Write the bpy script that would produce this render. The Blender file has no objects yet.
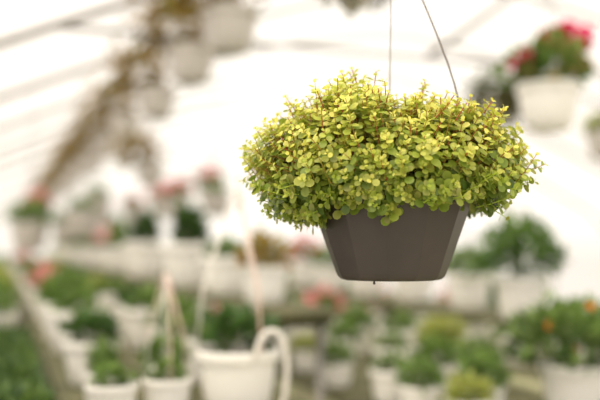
import bpy, math, random
from mathutils import Vector, Matrix
C = bpy.context.scene.collection
PI = math.pi
rng = random.Random(7)
TH = math.radians(19.8)
CT, ST = math.cos(TH), math.sin(TH)
def G(u, v, z=0.0): return Vector((u*CT - v*ST, u*ST + v*CT, z))
def lin(c):
    return tuple(((x/255)/12.92 if x/255 <= .04045 else (((x/255)+.055)/1.055)**2.4) for x in c)
UP = Vector((0, 0, 1))
def rv(r, s=1.0): return Vector((r.uniform(-s, s), r.uniform(-s, s), r.uniform(-s, s)))

# ---------------------------------------------------------------- materials
def base_mat(name):
    m = bpy.data.materials.new(name); m.use_nodes = True
    nt = m.node_tree; p = nt.nodes['Principled BSDF']
    return m, nt, p
def noise_mat(name, c1, c2, scale=8, rough=.6, metal=0, bump=0.0, spec=.5):
    m, nt, p = base_mat(name)
    tc = nt.nodes.new('ShaderNodeTexCoord'); n = nt.nodes.new('ShaderNodeTexNoise')
    n.inputs['Scale'].default_value = scale; n.inputs['Detail'].default_value = 4
    nt.links.new(tc.outputs['Object'], n.inputs['Vector'])
    r = nt.nodes.new('ShaderNodeValToRGB')
    r.color_ramp.elements[0].color = (*lin(c1), 1); r.color_ramp.elements[1].color = (*lin(c2), 1)
    r.color_ramp.elements[0].position = .3; r.color_ramp.elements[1].position = .7
    nt.links.new(n.outputs['Fac'], r.inputs['Fac']); nt.links.new(r.outputs['Color'], p.inputs['Base Color'])
    p.inputs['Roughness'].default_value = rough; p.inputs['Metallic'].default_value = metal
    p.inputs['Specular IOR Level'].default_value = spec
    if bump:
        b = nt.nodes.new('ShaderNodeBump'); b.inputs['Strength'].default_value = bump; b.inputs['Distance'].default_value = .002
        nt.links.new(n.outputs['Fac'], b.inputs['Height']); nt.links.new(b.outputs['Normal'], p.inputs['Normal'])
    return m
def leaf_mat(name, trans=.35, rough=.42, spec=.4):
    m, nt, p = base_mat(name)
    a = nt.nodes.new('ShaderNodeAttribute'); a.attribute_name = 'Col'
    nt.links.new(a.outputs['Color'], p.inputs['Base Color'])
    p.inputs['Roughness'].default_value = rough; p.inputs['Specular IOR Level'].default_value = spec
    t = nt.nodes.new('ShaderNodeBsdfTranslucent'); nt.links.new(a.outputs['Color'], t.inputs['Color'])
    mx = nt.nodes.new('ShaderNodeMixShader'); mx.inputs[0].default_value = trans
    nt.links.new(p.outputs[0], mx.inputs[1]); nt.links.new(t.outputs[0], mx.inputs[2])
    nt.links.new(mx.outputs[0], nt.nodes['Material Output'].inputs['Surface'])
    return m
M = {}
M['pot_grey'] = noise_mat('taupe_plastic', (65, 58, 56), (74, 66, 63), 14, .42, 0, .15, .35)
M['pot_white'] = noise_mat('white_plastic', (249, 245, 238), (244, 239, 232), 6, .4)
M['pot_hung'] = noise_mat('backlit_white_plastic', (198, 191, 182), (210, 203, 194), 6, .4)  # white plastic with the backlit shade of the hanging pots put into its colour
M['soil'] = noise_mat('potting_soil', (52, 38, 30), (84, 62, 48), 60, .95, 0, .6)
M['steel'] = noise_mat('galvanised_steel', (136, 131, 126), (160, 154, 148), 20, .5, .1)
M['wire_light'] = noise_mat('bright_wire', (150, 145, 140), (176, 171, 166), 40, .4, .4)
M['wire_dark'] = noise_mat('dull_wire', (114, 104, 96), (138, 128, 118), 40, .45, .4)
M['strap'] = noise_mat('white_strap', (244, 238, 230), (236, 228, 220), 10, .45)
M['strap_pink'] = noise_mat('pinkish_strap', (224, 190, 174), (234, 206, 192), 10, .5)
M['bench'] = noise_mat('shade_toned_bench_board', (66, 68, 40), (104, 100, 68), 7, .85)  # dark green-brown puts shade and greenery between the pots into the board colour
M['tray'] = noise_mat('dark_tray', (60, 60, 58), (75, 74, 70), 9, .6)
M['floor'] = noise_mat('mossy_gravel_floor', (112, 116, 78), (166, 160, 126), 2.5, .9, 0, .3)
M['leaf_fg'] = leaf_mat('golden_leaf', .33, .4, .45)
M['stem'] = leaf_mat('stem_colour', .05, .5, .3)
M['leaf'] = leaf_mat('green_leaf', .35, .5, .35)
M['petal'] = leaf_mat('petal', .4, .6, .2)
fm = bpy.data.materials.new('milky_film'); fm.use_nodes = True
nt = fm.node_tree; nt.nodes.remove(nt.nodes['Principled BSDF'])
tr = nt.nodes.new('ShaderNodeBsdfTransparent'); tl = nt.nodes.new('ShaderNodeBsdfTranslucent')
nz = nt.nodes.new('ShaderNodeTexNoise'); nz.inputs['Scale'].default_value = .7; nz.inputs['Detail'].default_value = 3
rp = nt.nodes.new('ShaderNodeValToRGB'); rp.color_ramp.elements[0].color = (.66, .62, .565, 1); rp.color_ramp.elements[1].color = (1, .98, .95, 1)
rp.color_ramp.elements[0].position = .33; rp.color_ramp.elements[1].position = .66
nt.links.new(nz.outputs['Fac'], rp.inputs['Fac']); nt.links.new(rp.outputs['Color'], tr.inputs['Color'])
tl.inputs['Color'].default_value = (.95, .93, .9, 1)
mx = nt.nodes.new('ShaderNodeMixShader'); mx.inputs[0].default_value = .2
nt.links.new(tr.outputs[0], mx.inputs[1]); nt.links.new(tl.outputs[0], mx.inputs[2])
nt.links.new(mx.outputs[0], nt.nodes['Material Output'].inputs['Surface'])
M['film'] = fm

# ---------------------------------------------------------------- mesh builder
class MB:
    def __init__(s): s.v = []; s.f = []; s.c = []
    def add(s, vs, fs, col=(1, 1, 1)):
        o = len(s.v); s.v += [tuple(x) for x in vs]; s.f += [tuple(i+o for i in f) for f in fs]
        s.c += [col]*len(vs) if not isinstance(col, list) else col
    def tube(s, pts, r, n=6, col=(1, 1, 1), cap=True):
        pts = [Vector(p) for p in pts]; vs = []; fs = []
        rs = r if isinstance(r, list) else [r]*len(pts)
        d0 = (pts[1]-pts[0]).normalized()
        a = d0.orthogonal().normalized()
        for i, p in enumerate(pts):
            d = (pts[min(i+1, len(pts)-1)]-pts[max(i-1, 0)]).normalized()
            a = (a - d*a.dot(d)).normalized(); b = d.cross(a)
            for k in range(n):
                t = 2*PI*k/n; vs.append(p + (a*math.cos(t)+b*math.sin(t))*rs[i])
        for i in range(len(pts)-1):
            for k in range(n):
                fs.append((i*n+k, i*n+(k+1) % n, (i+1)*n+(k+1) % n, (i+1)*n+k))
        if cap:
            fs.append(tuple(range(n))[::-1]); fs.append(tuple((len(pts)-1)*n+k for k in range(n)))
        s.add(vs, fs, col)
    def lathe(s, prof, n=28, phase=0.0, close_bottom=True, close_top=False, ctr=(0, 0)):
        vs = []; fs = []
        for r, z in prof:
            for k in range(n):
                t = phase+2*PI*k/n; vs.append((ctr[0]+r*math.cos(t), ctr[1]+r*math.sin(t), z))
        for i in range(len(prof)-1):
            for k in range(n):
                fs.append((i*n+k, i*n+(k+1) % n, (i+1)*n+(k+1) % n, (i+1)*n+k))
        if close_bottom: fs.append(tuple(range(n))[::-1])
        if close_top: fs.append(tuple((len(prof)-1)*n+k for k in range(n)))
        s.add(vs, fs)
    def box(s, x0, x1, y0, y1, z0, z1):
        vs = [(x, y, z) for z in (z0, z1) for y in (y0, y1) for x in (x0, x1)]
        s.add(vs, [(0, 2, 3, 1), (4, 5, 7, 6), (0, 1, 5, 4), (2, 6, 7, 3), (0, 4, 6, 2), (1, 3, 7, 5)])
    def leaf(s, p, d, nrm, L, W, col, tip=None, fine=False, cup=.18, bend=.15):
        d = d.normalized(); sd = d.cross(nrm)
        if sd.length < 1e-4: sd = d.orthogonal()
        sd.normalize(); nn = sd.cross(d).normalized()
        tip = tip or col
        if fine: ts = (0, .22, .5, .82, 1); ws = (.14, .7, 1, .84, .3)
        else: ts = (0, .5, 1); ws = (.15, 1, .12)
        vs = []; cs = []
        for t, w in zip(ts, ws):
            q = p + d*(L*t) - nn*(bend*L*t*t)
            h = sd*(W*.5*w)
            vs += [q-h+nn*(cup*W*w*.5), q, q+h+nn*(cup*W*w*.5)]
            cm = tuple(a*(1-t)+b*t for a, b in zip(col, tip)); ce = tuple(a*(1-.3)+b*.3 for a, b in zip(cm, tip))
            cs += [ce, tuple(x*.93 for x in cm), ce]
        fs = []
        for i in range(len(ts)-1):
            for k in range(2): fs.append((i*3+k, i*3+k+1, i*3+k+4, i*3+k+3))
        s.add(vs, fs, cs)
    def build(s, name, mat, parent=None, smooth=True):
        me = bpy.data.meshes.new(name); me.from_pydata(s.v, [], s.f); me.update()
        ca = me.color_attributes.new('Col', 'FLOAT_COLOR', 'POINT')
        flat = []
        for c in s.c: flat += [c[0], c[1], c[2], 1.0]
        ca.data.foreach_set('color', flat)
        if smooth: me.polygons.foreach_set('use_smooth', [True]*len(me.polygons))
        me.materials.append(mat)
        o = bpy.data.objects.new(name, me); C.objects.link(o)
        if parent: o.parent = parent
        return o
def auto(o, deg=35):
    try: o.data.set_sharp_from_angle(angle=math.radians(deg))
    except Exception: pass
    return o
def thing(name, label, cat, loc=(0, 0, 0), rz=0, group=None, scale=1):
    o = bpy.data.objects.new(name, None); C.objects.link(o)
    o.location = loc; o.rotation_euler = (0, 0, rz); o.scale = (scale,)*3
    o.empty_display_size = .05
    o['label'] = label; o['category'] = cat
    if group: o['group'] = group
    return o
def dup(root, loc, rz, scale, label, group):
    r = root.copy(); C.objects.link(r); r.location = loc; r.rotation_euler = (0, 0, rz); r.scale = (scale,)*3
    r['label'] = label
    if group: r['group'] = group
    for ch in list(root.children):
        c = ch.copy(); C.objects.link(c); c.parent = r
    return r
def struct(o): o['kind'] = 'structure'; return o

# ---------------------------------------------------------------- greenhouse shell
half = [(-1.8, 0), (-1.8, .9), (-1.75, 1.6), (-1.25, 2.12), (0, 2.72), (1.5, 3.34), (3.0, 3.82), (4.5, 4.05)]
ctrl = half + [(9-u, z) for u, z in reversed(half[:-1])]
prof = []
for i in range(len(ctrl)-1):
    p0 = ctrl[max(i-1, 0)]; p1 = ctrl[i]; p2 = ctrl[i+1]; p3 = ctrl[min(i+2, len(ctrl)-1)]
    for k in range(6):
        t = k/6
        prof.append(tuple(.5*(2*b+(c-a)*t+(2*a-5*b+4*c-d)*t*t+(3*b-a-3*c+d)*t**3) for a, b, c, d in zip(p0, p1, p2, p3)))
prof.append(ctrl[-1])
def zhoop(u):
    for (a, za), (b, zb) in zip(prof, prof[1:]):
        if a <= u <= b and b-a > 1e-6: return za+(zb-za)*(u-a)/(b-a)
    return 4.0
V0, V1 = -2.5, 46.0
def film(name, pts):
    mb = MB(); vs = []; fs = []
    for u, z in pts: vs += [G(u, V0, z), G(u, V1, z)]
    for i in range(len(pts)-1): fs.append((2*i, 2*i+1, 2*i+3, 2*i+2))
    mb.add(vs, fs); struct(mb.build(name, M['film']))
off = [(4.5+(u-4.5)*1.012, z*1.012+.012 if z > 0 else 0) for u, z in prof]
nW = 18
film('wall_left', off[:nW+1]); film('ceiling', off[nW:len(off)-nW]); film('wall_right', off[len(off)-nW-1:])
mb = MB(); vs = [G(u, V1, z) for u, z in off]; mb.add(vs, [tuple(range(len(vs)))]); struct(mb.build('wall_back', M['film'], smooth=False))
mb = MB(); mb.add([G(-1.95, V0, 0), G(10.95, V0, 0), G(10.95, V1, 0), G(-1.95, V1, 0)], [(0, 1, 2, 3)])
struct(mb.build('floor', M['floor']))

ORD = ['first', 'second', 'third', 'fourth', 'fifth', 'sixth', 'seventh', 'eighth', 'ninth', 'tenth', 'eleventh', 'twelfth', 'thirteenth', 'fourteenth', 'fifteenth', 'sixteenth', 'seventeenth', 'eighteenth', 'nineteenth', 'twentieth', 'twenty-first', 'twenty-second', 'twenty-third', 'twenty-fourth', 'twenty-fifth', 'twenty-sixth', 'twenty-seventh', 'twenty-eighth', 'twenty-ninth', 'thirtieth', 'thirty-first', 'thirty-second', 'thirty-third', 'thirty-fourth']
HV = [1.26+1.9*k for k in range(8)] + [17.5+3.0*k for k in range(10)]
for k, v in enumerate(HV):
    webbed = k in (0, 2)
    lab = ('steel hoop frame with tie bar and slanting struts, ' if webbed else 'plain curved steel hoop under the film roof, ') + ORD[k] + ' hoop going away from the camera'
    t = thing('hoop_frame', lab, 'hoop', G(4.5, v, 0), TH, 'steel hoops of the greenhouse')
    mb = MB(); mb.tube([(u-4.5, 0, z) for u, z in prof], .026, 8); mb.build('hoop', M['steel'], t)
    if webbed:
        ua = .3
        mb = MB(); mb.tube([(ua-4.5, 0, 2.84), (0, 0, 2.84), (4.5-ua, 0, 2.84)], .018, 8); mb.build('tie_bar', M['steel'], t)
        for sg in (-1, 1):
            mb = MB(); mb.tube([(sg*1.75, 0, 2.84), (sg*.1, 0, 4.03)], .024, 8); mb.build('strut', M['steel'], t)
RZ = zhoop(1.1)-.046
mb = MB(); mb.tube([G(1.1, 1.0, RZ), G(1.1, 45, RZ)], .018, 8)
o = mb.build('hanging_rail', M['steel']); o['label'] = 'long steel rail under the roof carrying the straw-brown hanging baskets'; o['category'] = 'rail'
RZ2 = zhoop(1.9)-.046
mb = MB(); mb.tube([G(1.9, 1.0, RZ2), G(1.9, 45, RZ2)], .016, 8)
o = mb.build('hanging_rail', M['steel']); o['label'] = 'long steel rail right of the straw-brown baskets, carrying low-hung small white baskets'; o['category'] = 'rail'

# ---------------------------------------------------------------- foreground basket
FX, FY = .152, 1.40
RIMZ = 1.632
fg = thing('hanging_basket', 'faceted taupe plastic hanging basket overflowing with small golden-green leaves, nearest and in sharp focus', 'hanging plant', (FX, FY, RIMZ-.14), 0)
mb = MB()
mb.lathe([(.064, .010), (.070, .001), (.079, 0), (.0845, .0015), (.089, .005), (.0925, .012), (.1325, .122), (.136, .124), (.1375, .127), (.1375, .139), (.1355, .142), (.130, .142), (.127, .12), (.120, .11)], 12, PI/12+.1, True)
pot = mb.build('pot', M['pot_grey'], fg, smooth=False)
bv = pot.modifiers.new('bevel', 'BEVEL'); bv.width = .008; bv.segments = 6; bv.limit_method = 'ANGLE'; bv.angle_limit = math.radians(12)
mb = MB(); mb.lathe([(.118, .12), (.08, .128), (.02, .132)], 24, 0, True, True); mb.build('soil', M['soil'], fg)
mb = MB(); mb.lathe([(.0004, -.005), (.0018, -.004), (.0022, -.0025), (.0015, -.0005), (.0008, .0015)], 10, 0, True, True, (-.034, -.07)); mb.build('water_drop', M['pot_grey'], fg)
APEX = Vector((.008, .02, .14+.47))
mb = MB(); mb.tube([(.01, .125, .135), (.009, .1, .25), APEX], .0016, 6); mb.build('hanger_wire', M['wire_light'], fg)
mb = MB()
a = Vector((.129, .01, .135)); pts = []
for i in range(13):
    t = i/12; p = a.lerp(APEX, t); p.x += .032*math.sin(PI*t)+.006*math.sin(2*PI*t); pts.append(p)
mb.tube(pts, .0016, 6); w = mb.build('hanger_wire', M['wire_dark'], fg); w['label'] = 'darker bowed hanger wire'
TOP = 2.84-.018-(RIMZ-.14)
uu = FX*CT+FY*ST; tgt = G(uu, 1.26, 0); dx, dy = tgt.x-FX, tgt.y-FY
hk = [APEX+Vector((0, 0, -.01)), APEX+Vector((dx*.1, dy*.1, .06)), Vector((dx, dy, TOP-.04)), Vector((dx, dy, TOP))]
mb = MB(); mb.tube(hk, .002, 6); mb.build('hook', M['wire_dark'], fg)

zmin_t = [(-.26, .04), (-.24, .01), (-.215, -.025), (-.19, -.046), (-.165, -.062), (-.14, -.066), (-.122, -.032), (-.08, -.018), (-.042, -.02), (-.03, -.03), (-.018, -.06), (-.006, -.044), (.012, -.022), (.03, -.016), (.07, -.013), (.1, -.012), (.13, -.016), (.155, -.03), (.175, -.042), (.195, -.018), (.215, .012), (.25, .05)]
def zmin(x):
    if x <= zmin_t[0][0]: return zmin_t[0][1]
    for (a, za), (b, zb) in zip(zmin_t, zmin_t[1:]):
        if a <= x <= b: return za+(zb-za)*(x-a)/(b-a)
    return zmin_t[-1][1]
CEN = Vector((0, 0, .035))
def shell(d):
    a, c = (.242 if d.x < 0 else .236), .175
    b = .131 if d.z > 0 else .105
    p = 2.1
    R = (abs(d.x/a)**p+abs(d.y/c)**p+abs(d.z/b)**p)**(-1/p)
    u = max(d.z, 0)
    f = 1+.17*math.exp(-((d.x+.42)/.26)**2)*u - .26*math.exp(-((d.x-.1)/.15)**2)*u - .11*math.exp(-((d.x-.5)/.28)**2)*u
    f += .05*math.sin(d.x*9+1)*math.cos(d.y*8+d.z*5)+.055*math.sin(d.x*19+d.z*15)*math.cos(d.y*14+2)
    return R*f
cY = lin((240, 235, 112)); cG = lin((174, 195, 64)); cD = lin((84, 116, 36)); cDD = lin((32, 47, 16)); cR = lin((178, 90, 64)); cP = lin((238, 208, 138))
def mixc(a, b, t): t = max(0, min(1, t)); return tuple(x*(1-t)+y*t for x, y in zip(a, b))
fo = MB(); st = MB()
r = random.Random(11)
def sprig(p, ax, nn, size, col0, col1, dark):
    q = ax.orthogonal().normalized(); q = Matrix.Rotation(r.uniform(0, 2*PI), 3, ax) @ q
    for k in range(nn):
        pos = p - ax*(k*.0083*size)
        L = (.0066+.0035*k)*size*r.uniform(.85, 1.15); L = min(L, .0165)
        op = math.radians(50+13*k+r.uniform(-9, 9))
        base = Matrix.Rotation(PI/2*k+r.uniform(-.15, .15), 3, ax) @ q
        for s in (1, -1):
            sd = (base*s + rv(r, .12)).normalized()
            d = ax*math.cos(op)+sd*math.sin(op)
            nrm = ax*math.sin(op)-sd*math.cos(op)
            nrm = (nrm+rv(r, .2)).normalized()
            c = mixc(col0, col1, k/max(nn-1, 1)+r.uniform(-.3, .3)); c = mixc(c, cDD, dark)  # dark blends shade between inner and lower leaves into the leaf colour
            tip = mixc(c, cP, .3 if r.random() < .2 else .05)
            fo.leaf(pos+sd*.001, d, nrm, L, L*r.uniform(.84, 1.0), c, tip, True, .1, r.uniform(-.05, .2))
def place(n, s0, s1, dark, nn, size):
    cnt = 0; tries = 0
    while cnt < n and tries < n*20:
        tries += 1
        d = rv(r)
        if d.length > 1 or d.length < .1: continue
        d.normalize()
        if d.z < -.55: continue
        R = shell(d)*(s0+(s1-s0)*r.random()**1.3); p = CEN + d*R
        if p.z < zmin(p.x)+r.uniform(-.006, .012): continue
        if p.z < .012 and math.hypot(p.x, p.y) < .15: continue
        cnt += 1
        out = Vector((d.x/.236, d.y/.18, d.z/.135)).normalized()
        lift = .5 if p.z > .02 else .2
        ax = (out*.9+UP*lift+rv(r, .42)).normalized()
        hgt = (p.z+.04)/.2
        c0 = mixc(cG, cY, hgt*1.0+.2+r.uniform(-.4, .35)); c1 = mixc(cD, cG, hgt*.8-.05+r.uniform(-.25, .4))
        pl = p + Vector((0, 0, .14))
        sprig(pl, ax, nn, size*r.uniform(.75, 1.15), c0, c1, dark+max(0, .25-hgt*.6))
        b = pl-ax*.045; cs = mixc(cR, cG, r.uniform(0, .6))
        if p.z > .03: st.tube([b-out*.025, b, pl], [.0013, .0011, .0006], 4, cs, False)
        else: st.tube([pl-ax*.03, pl], [.0012, .0007], 4, cG, False)
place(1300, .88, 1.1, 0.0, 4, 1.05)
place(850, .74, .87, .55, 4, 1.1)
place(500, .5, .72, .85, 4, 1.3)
for i in range(170):
    d = Vector((r.uniform(-1, 1), r.uniform(-.8, .8), r.uniform(.05, 1))).normalized()
    p = CEN + d*shell(d)*.95 + Vector((0, 0, .14)); ax = (d*.7+UP*.6+rv(r, .4)).normalized(); e = p+ax*r.uniform(.01, .038)
    st.tube([p, e], [.0012, .0008], 5, mixc(cR, cG, r.uniform(0, .4)), False)
    sprig(e, ax, 3, .95, cY, mixc(cG, cR, .06), 0)
for i in range(50):
    az = r.uniform(-PI*.98, -PI*.02); x = .15*math.cos(az); y = .146*math.sin(az)
    z0 = zmin(x)
    for j in range(2):
        p = Vector((x*r.uniform(.98, 1.12), y*r.uniform(.98, 1.1), .14+r.uniform(z0, .03)))
        ax = Vector((math.cos(az)*.8, math.sin(az)*.8, -.1)) + rv(r, .4)
        sprig(p, ax.normalized(), 4, 1.05, mixc(cG, cY, r.uniform(.0, .7)), mixc(cD, cG, .5), .05)
        st.tube([p-ax.normalized()*.02+Vector((0, 0, .01)), p], [.0012, .0008], 4, cG, False)
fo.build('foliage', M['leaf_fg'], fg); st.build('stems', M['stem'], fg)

# ---------------------------------------------------------------- background plant kit (rim at z .19 of a .25 m pot)
PH = .19
def white_pot(mbname, par, mat='pot_white', round_=False):
    mb = MB()
    if round_:
        mb.lathe([(.056, .012), (.062, .002), (.072, 0), (.081, .005), (.091, .02), (.106, .06), (.117, .11), (.122, .155), (.129, .158), (.131, .163), (.131, .185), (.129, PH), (.121, PH), (.117, .17), (.11, .16)], 28)
    else:
        mb.lathe([(.068, .01), (.074, .001), (.083, 0), (.089, .004), (.094, .014), (.106, .08), (.114, .155), (.124, .158), (.126, .163), (.127, .185), (.125, PH), (.119, PH), (.116, .17), (.11, .16)], 28)
    return auto(mb.build(mbname, M[mat], par))
def soil(par):
    mb = MB(); mb.lathe([(.113, .168), (.06, .175), (.01, .177)], 20, 0, True, True); return mb.build('soil', M['soil'], par)
def bush(R, H, zc, n, L, cols, seed, down=.2, wr=.7, zup=.25, ox=0, lump=.13):
    q = random.Random(seed); mb = MB()
    for i in range(n):
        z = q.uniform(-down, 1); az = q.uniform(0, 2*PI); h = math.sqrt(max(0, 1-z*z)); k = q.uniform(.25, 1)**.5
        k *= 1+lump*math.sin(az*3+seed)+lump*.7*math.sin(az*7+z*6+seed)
        out = Vector((h*math.cos(az), h*math.sin(az), z))
        p = Vector((out.x*R*k+ox, out.y*R*k, zc+out.z*H*k))
        d = (out+rv(q, .7)+UP*zup).normalized(); nr = (UP*.7+out*.5+rv(q, .5)).normalized()
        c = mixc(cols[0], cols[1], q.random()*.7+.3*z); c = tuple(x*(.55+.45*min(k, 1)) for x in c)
        l = L*q.uniform(.7, 1.25)
        mb.leaf(p, d, nr, l, l*wr, c, cols[2] if len(cols) > 2 and q.random() < .3 else c)
    return mb
def stems(R, H, seed, n=16, col=(96, 120, 60)):
    q = random.Random(seed); mb = MB()
    for i in range(n):
        az = q.uniform(0, 2*PI); k = q.uniform(.2, .9)
        a = Vector((.06*math.cos(az), .06*math.sin(az), .17)); b = Vector((R*k*math.cos(az), R*k*math.sin(az), PH+H*q.uniform(.4, .85)))
        mb.tube([a, a.lerp(b, .5)+UP*.03, b], [.004, .003, .002], 5, lin(col), False)
    return mb
def trails(R, n, length, L, cols, seed, a0=0, a1=2*PI):
    q = random.Random(seed); mb = MB()
    for i in range(n):
        az = q.uniform(a0, a1); ln = length*q.uniform(.4, 1.1); rr = R*q.uniform(.75, 1.1); sw = q.uniform(-.2, .2)
        pts = []
        for t in range(8):
            f = t/7
            x = .1+(rr-.1)*min(1, f*2.2); zz = PH+.05*math.sin(min(f*2.2, 1)*PI)-max(0, f-.3)*ln*1.4
            pts.append(Vector((x*math.cos(az+sw*f), x*math.sin(az+sw*f), zz)))
        mb.tube(pts, .0025, 4, cols[0], False)
        for t in range(1, 8):
            for s in range(4):
                d = rv(q).normalized(); l = L*q.uniform(.7, 1.3)
                mb.leaf(pts[t]+rv(q, .012), d, rv(q).normalized(), l, l*.55, mixc(cols[0], cols[1], q.random()))
    return mb
def flower_heads(t, R, H, zc, n, size, cols, seed, zlo=.15, ox=0, fixed=None):
    q = random.Random(seed)
    for i in range(n):
        mb = MB()
        z = q.uniform(zlo, 1); az = q.uniform(0, 2*PI); h = math.sqrt(1-z*z)
        c0 = Vector((h*math.cos(az)*R+ox, h*math.sin(az)*R, zc+z*H)); out = Vector((h*math.cos(az), h*math.sin(az), z))
        if fixed: c0 = Vector(fixed[i])
        for b in range(6):
            ctr = c0+rv(q, size*.6); nr = (out+rv(q, .5)).normalized(); e = nr.orthogonal().normalized(); col = mixc(cols[0], cols[1], q.random())
            for k in range(5):
                d = Matrix.Rotation(2*PI*k/5, 3, nr) @ e
                mb.leaf(ctr, d+nr*.25, nr, size*.62, size*.6, col, col)
        mb.build('flower_head', M['petal'], t)
def blades(n, H, R, cols, seed, zc=PH):
    q = random.Random(seed); mb = MB()
    for i in range(n):
        az = q.uniform(0, 2*PI); rr = q.uniform(0, .09); p = Vector((rr*math.cos(az), rr*math.sin(az), zc-.02))
        d = (UP+Vector((math.cos(az), math.sin(az), 0))*q.uniform(.05, R)).normalized(); nr = Vector((math.cos(az), math.sin(az), .2))
        mb.leaf(p, d, nr, H*q.uniform(.6, 1.1), .02, mixc(cols[0], cols[1], q.random()), None, True, .2, .3)
    return mb
gA, gB = lin((76, 110, 46)), lin((144, 172, 86)); dA, dB = lin((46, 76, 36)), lin((96, 128, 62)); yA, yB = lin((146, 158, 66)), lin((198, 202, 112))
bA, bB, bC = lin((128, 98, 40)), lin((188, 156, 80)), lin((122, 124, 50))
KD = {
 'green': 'a bushy mid-green plant', 'broad': 'a dark broad-leaved plant', 'grass': 'a spiky upright green plant', 'tuft': 'a small green tuft',
 'yellow': 'a yellow-green leafy plant', 'pink': 'a pink-flowering plant', 'red': 'a magenta-red flowering geranium', 'big': 'a wide loose green plant',
 'orange': 'an orange-flowering dark plant', 'bronze': 'an orange-green leafy plant', 'tall': 'an upright dark green plant'}
def fill(t, kind, potmat='pot_white'):
    white_pot('pot', t, 'pot_white' if kind == 'red' else potmat, potmat == 'pot_hung'); soil(t)
    L = M['leaf']
    if kind == 'green':
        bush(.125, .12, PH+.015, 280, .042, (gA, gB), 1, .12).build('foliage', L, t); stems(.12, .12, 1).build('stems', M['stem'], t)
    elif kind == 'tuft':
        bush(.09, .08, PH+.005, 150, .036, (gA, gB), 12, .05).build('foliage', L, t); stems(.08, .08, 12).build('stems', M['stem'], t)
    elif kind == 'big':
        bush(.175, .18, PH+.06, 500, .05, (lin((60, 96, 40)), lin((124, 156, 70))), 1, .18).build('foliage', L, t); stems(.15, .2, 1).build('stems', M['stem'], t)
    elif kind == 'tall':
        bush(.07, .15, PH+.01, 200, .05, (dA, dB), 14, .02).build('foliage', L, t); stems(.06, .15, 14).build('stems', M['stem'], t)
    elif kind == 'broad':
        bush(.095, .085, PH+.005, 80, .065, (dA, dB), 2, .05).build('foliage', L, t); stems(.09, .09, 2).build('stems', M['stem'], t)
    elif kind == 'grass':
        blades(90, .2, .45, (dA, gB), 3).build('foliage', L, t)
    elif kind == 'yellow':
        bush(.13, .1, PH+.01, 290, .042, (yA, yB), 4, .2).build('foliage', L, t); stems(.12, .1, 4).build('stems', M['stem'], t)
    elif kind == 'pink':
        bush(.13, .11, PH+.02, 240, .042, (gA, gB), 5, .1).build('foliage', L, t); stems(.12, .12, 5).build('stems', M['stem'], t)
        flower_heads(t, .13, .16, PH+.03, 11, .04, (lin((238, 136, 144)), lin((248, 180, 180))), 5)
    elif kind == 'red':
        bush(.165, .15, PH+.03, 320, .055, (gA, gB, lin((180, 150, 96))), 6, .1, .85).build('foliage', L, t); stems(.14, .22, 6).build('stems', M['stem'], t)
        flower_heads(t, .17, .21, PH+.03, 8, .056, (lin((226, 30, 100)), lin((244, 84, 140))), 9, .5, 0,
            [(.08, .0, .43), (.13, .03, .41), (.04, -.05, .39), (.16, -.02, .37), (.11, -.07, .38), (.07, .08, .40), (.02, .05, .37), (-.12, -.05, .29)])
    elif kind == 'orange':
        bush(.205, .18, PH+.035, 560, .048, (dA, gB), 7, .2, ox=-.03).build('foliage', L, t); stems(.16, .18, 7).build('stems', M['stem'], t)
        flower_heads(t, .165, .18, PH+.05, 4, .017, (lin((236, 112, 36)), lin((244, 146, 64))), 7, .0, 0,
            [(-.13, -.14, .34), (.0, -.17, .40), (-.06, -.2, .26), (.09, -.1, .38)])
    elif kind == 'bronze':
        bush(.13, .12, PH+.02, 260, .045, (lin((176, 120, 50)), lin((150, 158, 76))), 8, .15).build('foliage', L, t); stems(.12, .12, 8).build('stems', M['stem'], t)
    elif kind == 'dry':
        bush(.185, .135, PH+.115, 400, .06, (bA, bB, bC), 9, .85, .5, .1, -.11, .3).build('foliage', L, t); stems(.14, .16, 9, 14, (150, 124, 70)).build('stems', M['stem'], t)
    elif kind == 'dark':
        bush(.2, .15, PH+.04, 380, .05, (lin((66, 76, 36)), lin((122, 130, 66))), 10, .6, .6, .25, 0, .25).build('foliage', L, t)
        trails(.2, 24, .2, .045, (lin((70, 72, 36)), lin((126, 118, 62))), 10).build('trailing_stems', L, t)
def hangers(t, total, apex, mats=('wire_dark',), hook=True, rad=.0022, n=3, ph=.4):
    A = Vector((0, 0, PH+apex))
    for k in range(n):
        a = ph+2*PI*k/n
        mb = MB(); mb.tube([(.123*math.cos(a), .123*math.sin(a), PH-.01), (.105*math.cos(a), .105*math.sin(a), PH+apex*.35), A], rad, 6); mb.build('hanger_wire' if rad < .003 else 'hanger_strap', M[mats[k % len(mats)]], t)
    if hook:
        mb = MB(); mb.tube([A-UP*.01, A+UP*.02, Vector((0, 0, total))], rad*1.1, 6); mb.build('hook', M[mats[0]], t)
proto = {}
def potted(kind, u, v, z, s, label, group):
    rz = rng.uniform(0, 6.28)
    if kind == 'orange': rz = 0
    if kind in proto: return dup(proto[kind], G(u, v, z), rz, s, label, group)
    t = thing('potted_plant', label, 'potted plant', G(u, v, z), rz, group, s)
    fill(t, kind); proto[kind] = t
    return t
hproto = {}
def hung(kind, u, v, zc, s, label, group, top, rz=None):
    z = zc-.1*s; rz = rng.uniform(0, 6.28) if rz is None else rz
    t = thing('hanging_basket', label, 'hanging plant', G(u, v, z), rz, group, s)
    src = hproto.get(kind)
    if src is None:
        fill(t, kind, 'pot_hung'); hproto[kind] = list(t.children)
    else:
        for ch in src:
            c = ch.copy(); C.objects.link(c); c.parent = t
    tot = (top-z)/s
    hangers(t, tot, min(.42, tot-PH-.03))
    return t

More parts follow.
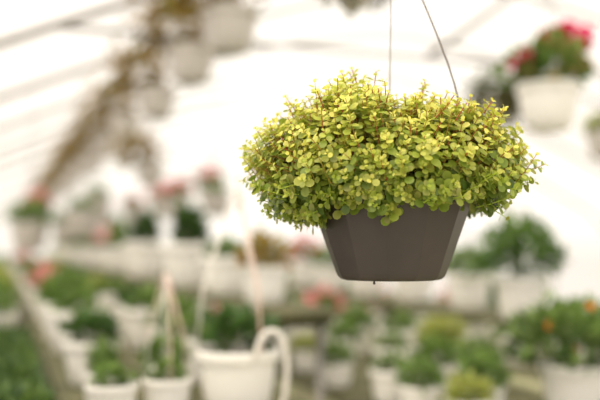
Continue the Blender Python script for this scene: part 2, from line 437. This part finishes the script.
# ---------------------------------------------------------------- benches
def bench(name, label, shelves, v0, v1, step=2.4):
    uc = sum((a+b)/2 for a, b, h, s in shelves)/len(shelves)
    t = thing(name, label, 'bench', G(uc, (v0+v1)/2, 0), TH)
    hv = (v1-v0)/2
    for a, b, h, s0 in shelves:
        s0 = s0-(v0+v1)/2
        mb = MB(); n = max(3, round((b-a)/.11)); w = (b-a)/n
        for i in range(n): mb.box(a+i*w+.006-uc, a+(i+1)*w-.006-uc, s0, hv, h-.025, h)
        y = s0+.15
        while y < hv: mb.box(a-uc, b-uc, y-.03, y+.03, h-.07, h-.0245); y += step
        mb.build('shelf', M['bench'], t, smooth=False)
        y = s0+.15
        while y < hv:
            for x in (a+.04-uc, b-.04-uc):
                mb = MB(); mb.tube([(x, y, 0), (x, y, h-.06)], .018, 8); mb.build('leg', M['steel'], t)
            y += step
    return t
LU, LL, RU, RL, BB = 1.30, 1.04, 1.20, .93, .72
bench('tiered_bench', 'long shade-toned two-step bench of pots running away on the left', [(.19, .95, LL, 2.2), (.96, 1.24, LU, 2.95)], 2.2, 22)
bench('tiered_bench', 'long shade-toned two-step bench of pots running away on the right', [(1.30, 2.18, RL, 2.1), (2.2, 2.62, RU, 2.1)], 2.1, 22)
bench('plant_bench', 'low shade-toned bench of white pots behind the right stepped bench', [(3.2, 4.7, BB, 3.6)], 3.6, 24)
bench('seedling_bench', 'shade-toned bench at the far left carrying trays of green seedlings', [(-1.2, .15, 1.0, 1.7)], 1.7, 24)

def row(items, z, where, group):
    for i, it in enumerate(items):
        kind, u, v, s = it
        lab = f'white pot of {KD[kind]}, {ORD[i]} from near end, {where}'.replace(' of a ', ' of ').replace(' of an ', ' of ')
        potted(kind, u, v, z+.001, s, lab, group)
def series(u, v0, v1, step, kinds, s, grow=1.0, ju=.03, lo=.82, hi=1.08):
    out = []; v = v0; i = 0
    while v < v1 and len(out) < 30:
        out.append((kinds[i % len(kinds)], u+rng.uniform(-ju, ju), v, s*rng.uniform(lo, hi)))
        v += step*rng.uniform(.88, 1.18); step *= grow; i += 1
    return out
row([('bronze', 1.08, 3.45, .85), ('tuft', 1.09, 4.15, 1.0), ('tall', 1.08, 5.0, 1.36), ('tall', 1.08, 6.6, 1.42), ('grass', 1.1, 8.2, 1.2), ('pink', 1.1, 9.4, 1.15), ('tuft', 1.1, 10.8, 1.15), ('green', 1.1, 12.4, 1.15), ('pink', 1.1, 14.2, 1.2), ('green', 1.1, 16.5, 1.2)],
    LU, "left bench's upper step", 'white pots on the upper step of the left bench')
row([('tuft', .31, 2.45, .6), ('grass', .32, 2.75, .55)] + series(.34, 3.15, 18, .46, ['broad', 'tuft', 'tuft', 'green', 'tuft', 'tuft', 'pink'], 1.0, 1.07, .015),
    LL, "left bench's front row", 'white pots in the front row of the left bench')
row(series(.69, 3.1, 18, .5, ['tuft', 'green', 'tuft', 'broad', 'tuft', 'yellow'], 1.0, 1.07, .04),
    LL, "left bench's second row", 'white pots in the second row of the left bench')
row([('big', 2.32, 3.36, 1.05), ('green', 2.42, 4.0, 1.0), ('bronze', 2.42, 4.65, 1.1)] + series(2.42, 5.3, 20, .66, ['tuft', 'green', 'pink', 'tuft', 'green'], 1.05, 1.06, .02),
    RU, "right bench's upper step", 'white pots on the upper step of the right bench')
row([('orange', 1.96, 2.52, 1.02)] + series(1.97, 3.16, 14, .42, ['green', 'yellow', 'tuft', 'green', 'pink', 'tuft', 'broad'], .85, 1.07, .03, .7, 1.1),
    RL, "right bench's third row", 'white pots in the third row of the right bench')
row([('green', 1.64, 2.62, .68)] + series(1.7, 3.05, 14, .46, ['green', 'tuft', 'green', 'yellow', 'green'], .78, 1.07, .03, .75, 1.08),
    RL, "right bench's second row", 'white pots in the second row of the right bench')
row([('yellow', 1.46, 2.42, .6), ('green', 1.43, 2.7, .62)] + series(1.43, 2.98, 14, .4, ['tuft', 'green', 'yellow', 'tuft', 'green', 'pink'], .76, 1.07, .03, .72, 1.08),
    RL, "right bench's front row", 'white pots in the front row of the right bench')
row(series(3.45, 4.4, 22, .66, ['big', 'green', 'big', 'tuft', 'pink'], 1.15, 1.07),
    BB, 'bench behind the right bench', 'white pots on the bench behind the right bench')
row(series(4.2, 4.7, 22, .75, ['big', 'tuft', 'big', 'pink', 'green'], 1.25, 1.07),
    BB, 'far side of back bench', 'white pots on the far side of the back bench')
row(series(-.01, 4.9, 18, .52, ['tuft', 'green', 'tuft', 'yellow'], 1.05, 1.08, .02),
    1.0, 'seedling bench beyond trays', 'white pots beyond the seedling trays')
row(series(-.5, 5.0, 18, .75, ['tuft', 'pink', 'green', 'tuft'], 1.15, 1.09, .05),
    1.0, 'bench along film wall', 'white pots along the film wall')

# white pot with tall white straps and a curled strap, near the bottom of the frame
t = thing('hanging_basket', 'large white pot of dark broad leaves with tall white straps and one curled strap', 'hanging plant', G(.69, 2.48, LL+.001), 0, None, 1.02)
for ch in proto['broad'].children:
    c = ch.copy(); C.objects.link(c); c.parent = t
hangers(t, .6, .5, ('strap', 'strap', 'strap_pink'), True, .004, 3, 1.2)
mb = MB(); pts = []
for i in range(13):
    a = PI*(1-i/12); pts.append(Vector((.105+.043*math.cos(a), -.119+.02*i/12, PH-.015+.078*math.sin(a))))
pts += [Vector((.150, -.099, .12)), Vector((.143, -.099, .06)), Vector((.125, -.095, .02))]
mb.tube(pts, .0075, 8); c = mb.build('curled_strap', M['strap'], t)
for i, (u, v, kind, lab) in enumerate([(.48, 2.5, 'tuft', 'small white pot of green tufts with pinkish straps, beside the large strapped pot'), (.53, 2.82, 'green', 'small white pot of bushy green leaves with pinkish straps, behind the tufted one')]):
    t = thing('hanging_basket', lab, 'hanging plant', G(u, v, LL+.001), .5+i, 'small pots with pinkish straps', .6)
    for ch in proto[kind].children:
        c = ch.copy(); C.objects.link(c); c.parent = t
    hangers(t, .62, .5, ('strap_pink', 'strap'), True, .0036, 3, .3+i)

# seedling trays
def seed_tray(v, label, seed):
    t = thing('seedling_tray', label, 'seedling tray', G(-.185, v, 1.004), TH, 'trays of green seedlings')
    mb = MB(); x, y = .305, .27
    mb.box(-x, x, -y, y, 0, .008)
    for a in ((-x, -x+.008, -y, y), (x-.008, x, -y, y), (-x, x, -y, -y+.008), (-x, x, y-.008, y)): mb.box(*a, .008, .04)
    mb.build('tray', M['tray'], t, smooth=False)
    mb = MB(); mb.box(-x+.01, x-.01, -y+.01, y-.01, .009, .036); mb.build('soil', M['soil'], t, smooth=False)
    q = random.Random(seed); mb = MB()
    for i in range(1300):
        p = Vector((q.uniform(-x-.01, x+.02), q.uniform(-y+.035, y-.035), .045+q.random()*.07))
        mb.leaf(p, (UP*.8+rv(q)).normalized(), rv(q)+UP, .045, .022, mixc(dA, gB, q.random()*.55))
    mb.build('seedlings', M['leaf'], t)
for i, v in enumerate((2.05, 2.63, 3.21, 3.79, 4.37)):
    seed_tray(v, f'dark tray packed with green seedlings on left bench, {ORD[i]} from the near end', 30+i)

# ---------------------------------------------------------------- hanging baskets
for i, v in enumerate((4.14, 5.05, 6.28, 7.9, 9.5, 10.9, 12.4, 14.0, 15.8, 17.8, 20, 23, 26.5, 31, 36, 42)):
    hung('dry', 1.1, v, (2.66, 2.67, 2.63)[i % 3], 1.18, f'white basket of straw-brown foliage, {ORD[i]} from near end of the left rail', 'straw-brown baskets along the left rail', RZ-.018, TH+(-.1, -.35, -.2, -.5, 0)[i % 5])
hung('dry', 1.17, 6.95, 2.14, .95, 'white basket of straw-brown foliage hung lower than the rest of the rail', None, RZ-.018, TH-.3)
for i, (v, z, k, s) in enumerate(((7.6, 1.93, 'tuft', 1.1), (8.7, 1.66, 'green', 1.1), (9.9, 1.98, 'pink', 1.15), (11.2, 1.72, 'tuft', 1.15), (12.8, 2.0, 'pink', 1.2), (14.6, 1.75, 'green', 1.2), (17, 2.0, 'pink', 1.25), (20, 1.8, 'tuft', 1.25), (24, 2.0, 'green', 1.3))):
    hung(k, 1.9, v, z, s, f'low-hung white basket of {KD[k].split(" ", 1)[1]}, {ORD[i]} along the second rail', 'low-hung baskets along the second rail', RZ2-.016)
for i, (k, u, z, kd) in enumerate(((3, .62, 1.72, 'tuft'), (3, .22, 1.62, 'green'), (4, .95, 1.95, 'tuft'), (4, .35, 1.78, 'pink'), (5, .75, 1.7, 'green'), (6, 1.3, 1.98, 'tuft'), (6, .4, 1.85, 'tuft'))):
    hung(kd, u, HV[k], z, 1.15, f'white basket of {KD[kd].split(" ", 1)[1]} on a long wire above left bench, {ORD[i]} going away', 'baskets on long wires above the left bench', zhoop(u)-.03)
v1_, v2_ = HV[1], HV[2]
hung('red', 2.34, v1_, 2.18, 1.1, 'white hanging basket of magenta-red geraniums at upper right', None, zhoop(2.34)-.03, 0.0)
hung('dark', 1.38, v1_, 2.62, .75, 'dark brown-green trailing basket above the golden plant, cut by the top edge', None, zhoop(1.38)-.03)
hung('dark', 3.3, v2_, 2.5, .95, 'hanging basket of dark trailing leaves behind the golden plant, left of the geraniums', None, 2.84-.018)
hung('yellow', 4.25, v2_, 2.3, 1.1, 'hanging basket of yellow-green leaves at right edge below the geraniums', None, 2.84-.018)
for i, k in enumerate((5, 6, 7)):
    hung('pink', 2.6, HV[k], 2.22, 1.35, f'far hanging basket of pink flowers, {ORD[i]} of three going away on the left', 'far pink hanging baskets', zhoop(2.6)-.03)

# ---------------------------------------------------------------- light
w = bpy.data.worlds.new('overcast'); bpy.context.scene.world = w; w.use_nodes = True
bg = w.node_tree.nodes['Background']; bg.inputs['Color'].default_value = (1, .955, .90, 1); bg.inputs['Strength'].default_value = 1.38
sl = bpy.data.lights.new('soft_sun', 'SUN'); sl.energy = 5.2; sl.angle = math.radians(60); sl.color = (1, .955, .87)
so = bpy.data.objects.new('soft_sun', sl); C.objects.link(so); so.rotation_euler = (math.radians(10), math.radians(-20), 0); so.location = (0, 0, 6)

# ---------------------------------------------------------------- camera
cd = bpy.data.cameras.new('camera'); cam = bpy.data.objects.new('camera', cd); C.objects.link(cam)
cam.location = (0, 0, 1.55); cam.rotation_euler = (math.radians(90+3.09), 0, 0)
cd.lens = 50; cd.sensor_width = 36; cd.clip_start = .05
cd.dof.use_dof = True; cd.dof.focus_distance = 1.285; cd.dof.aperture_fstop = 1.4
bpy.context.scene.camera = cam
bpy.context.scene.view_settings.view_transform = 'Standard'
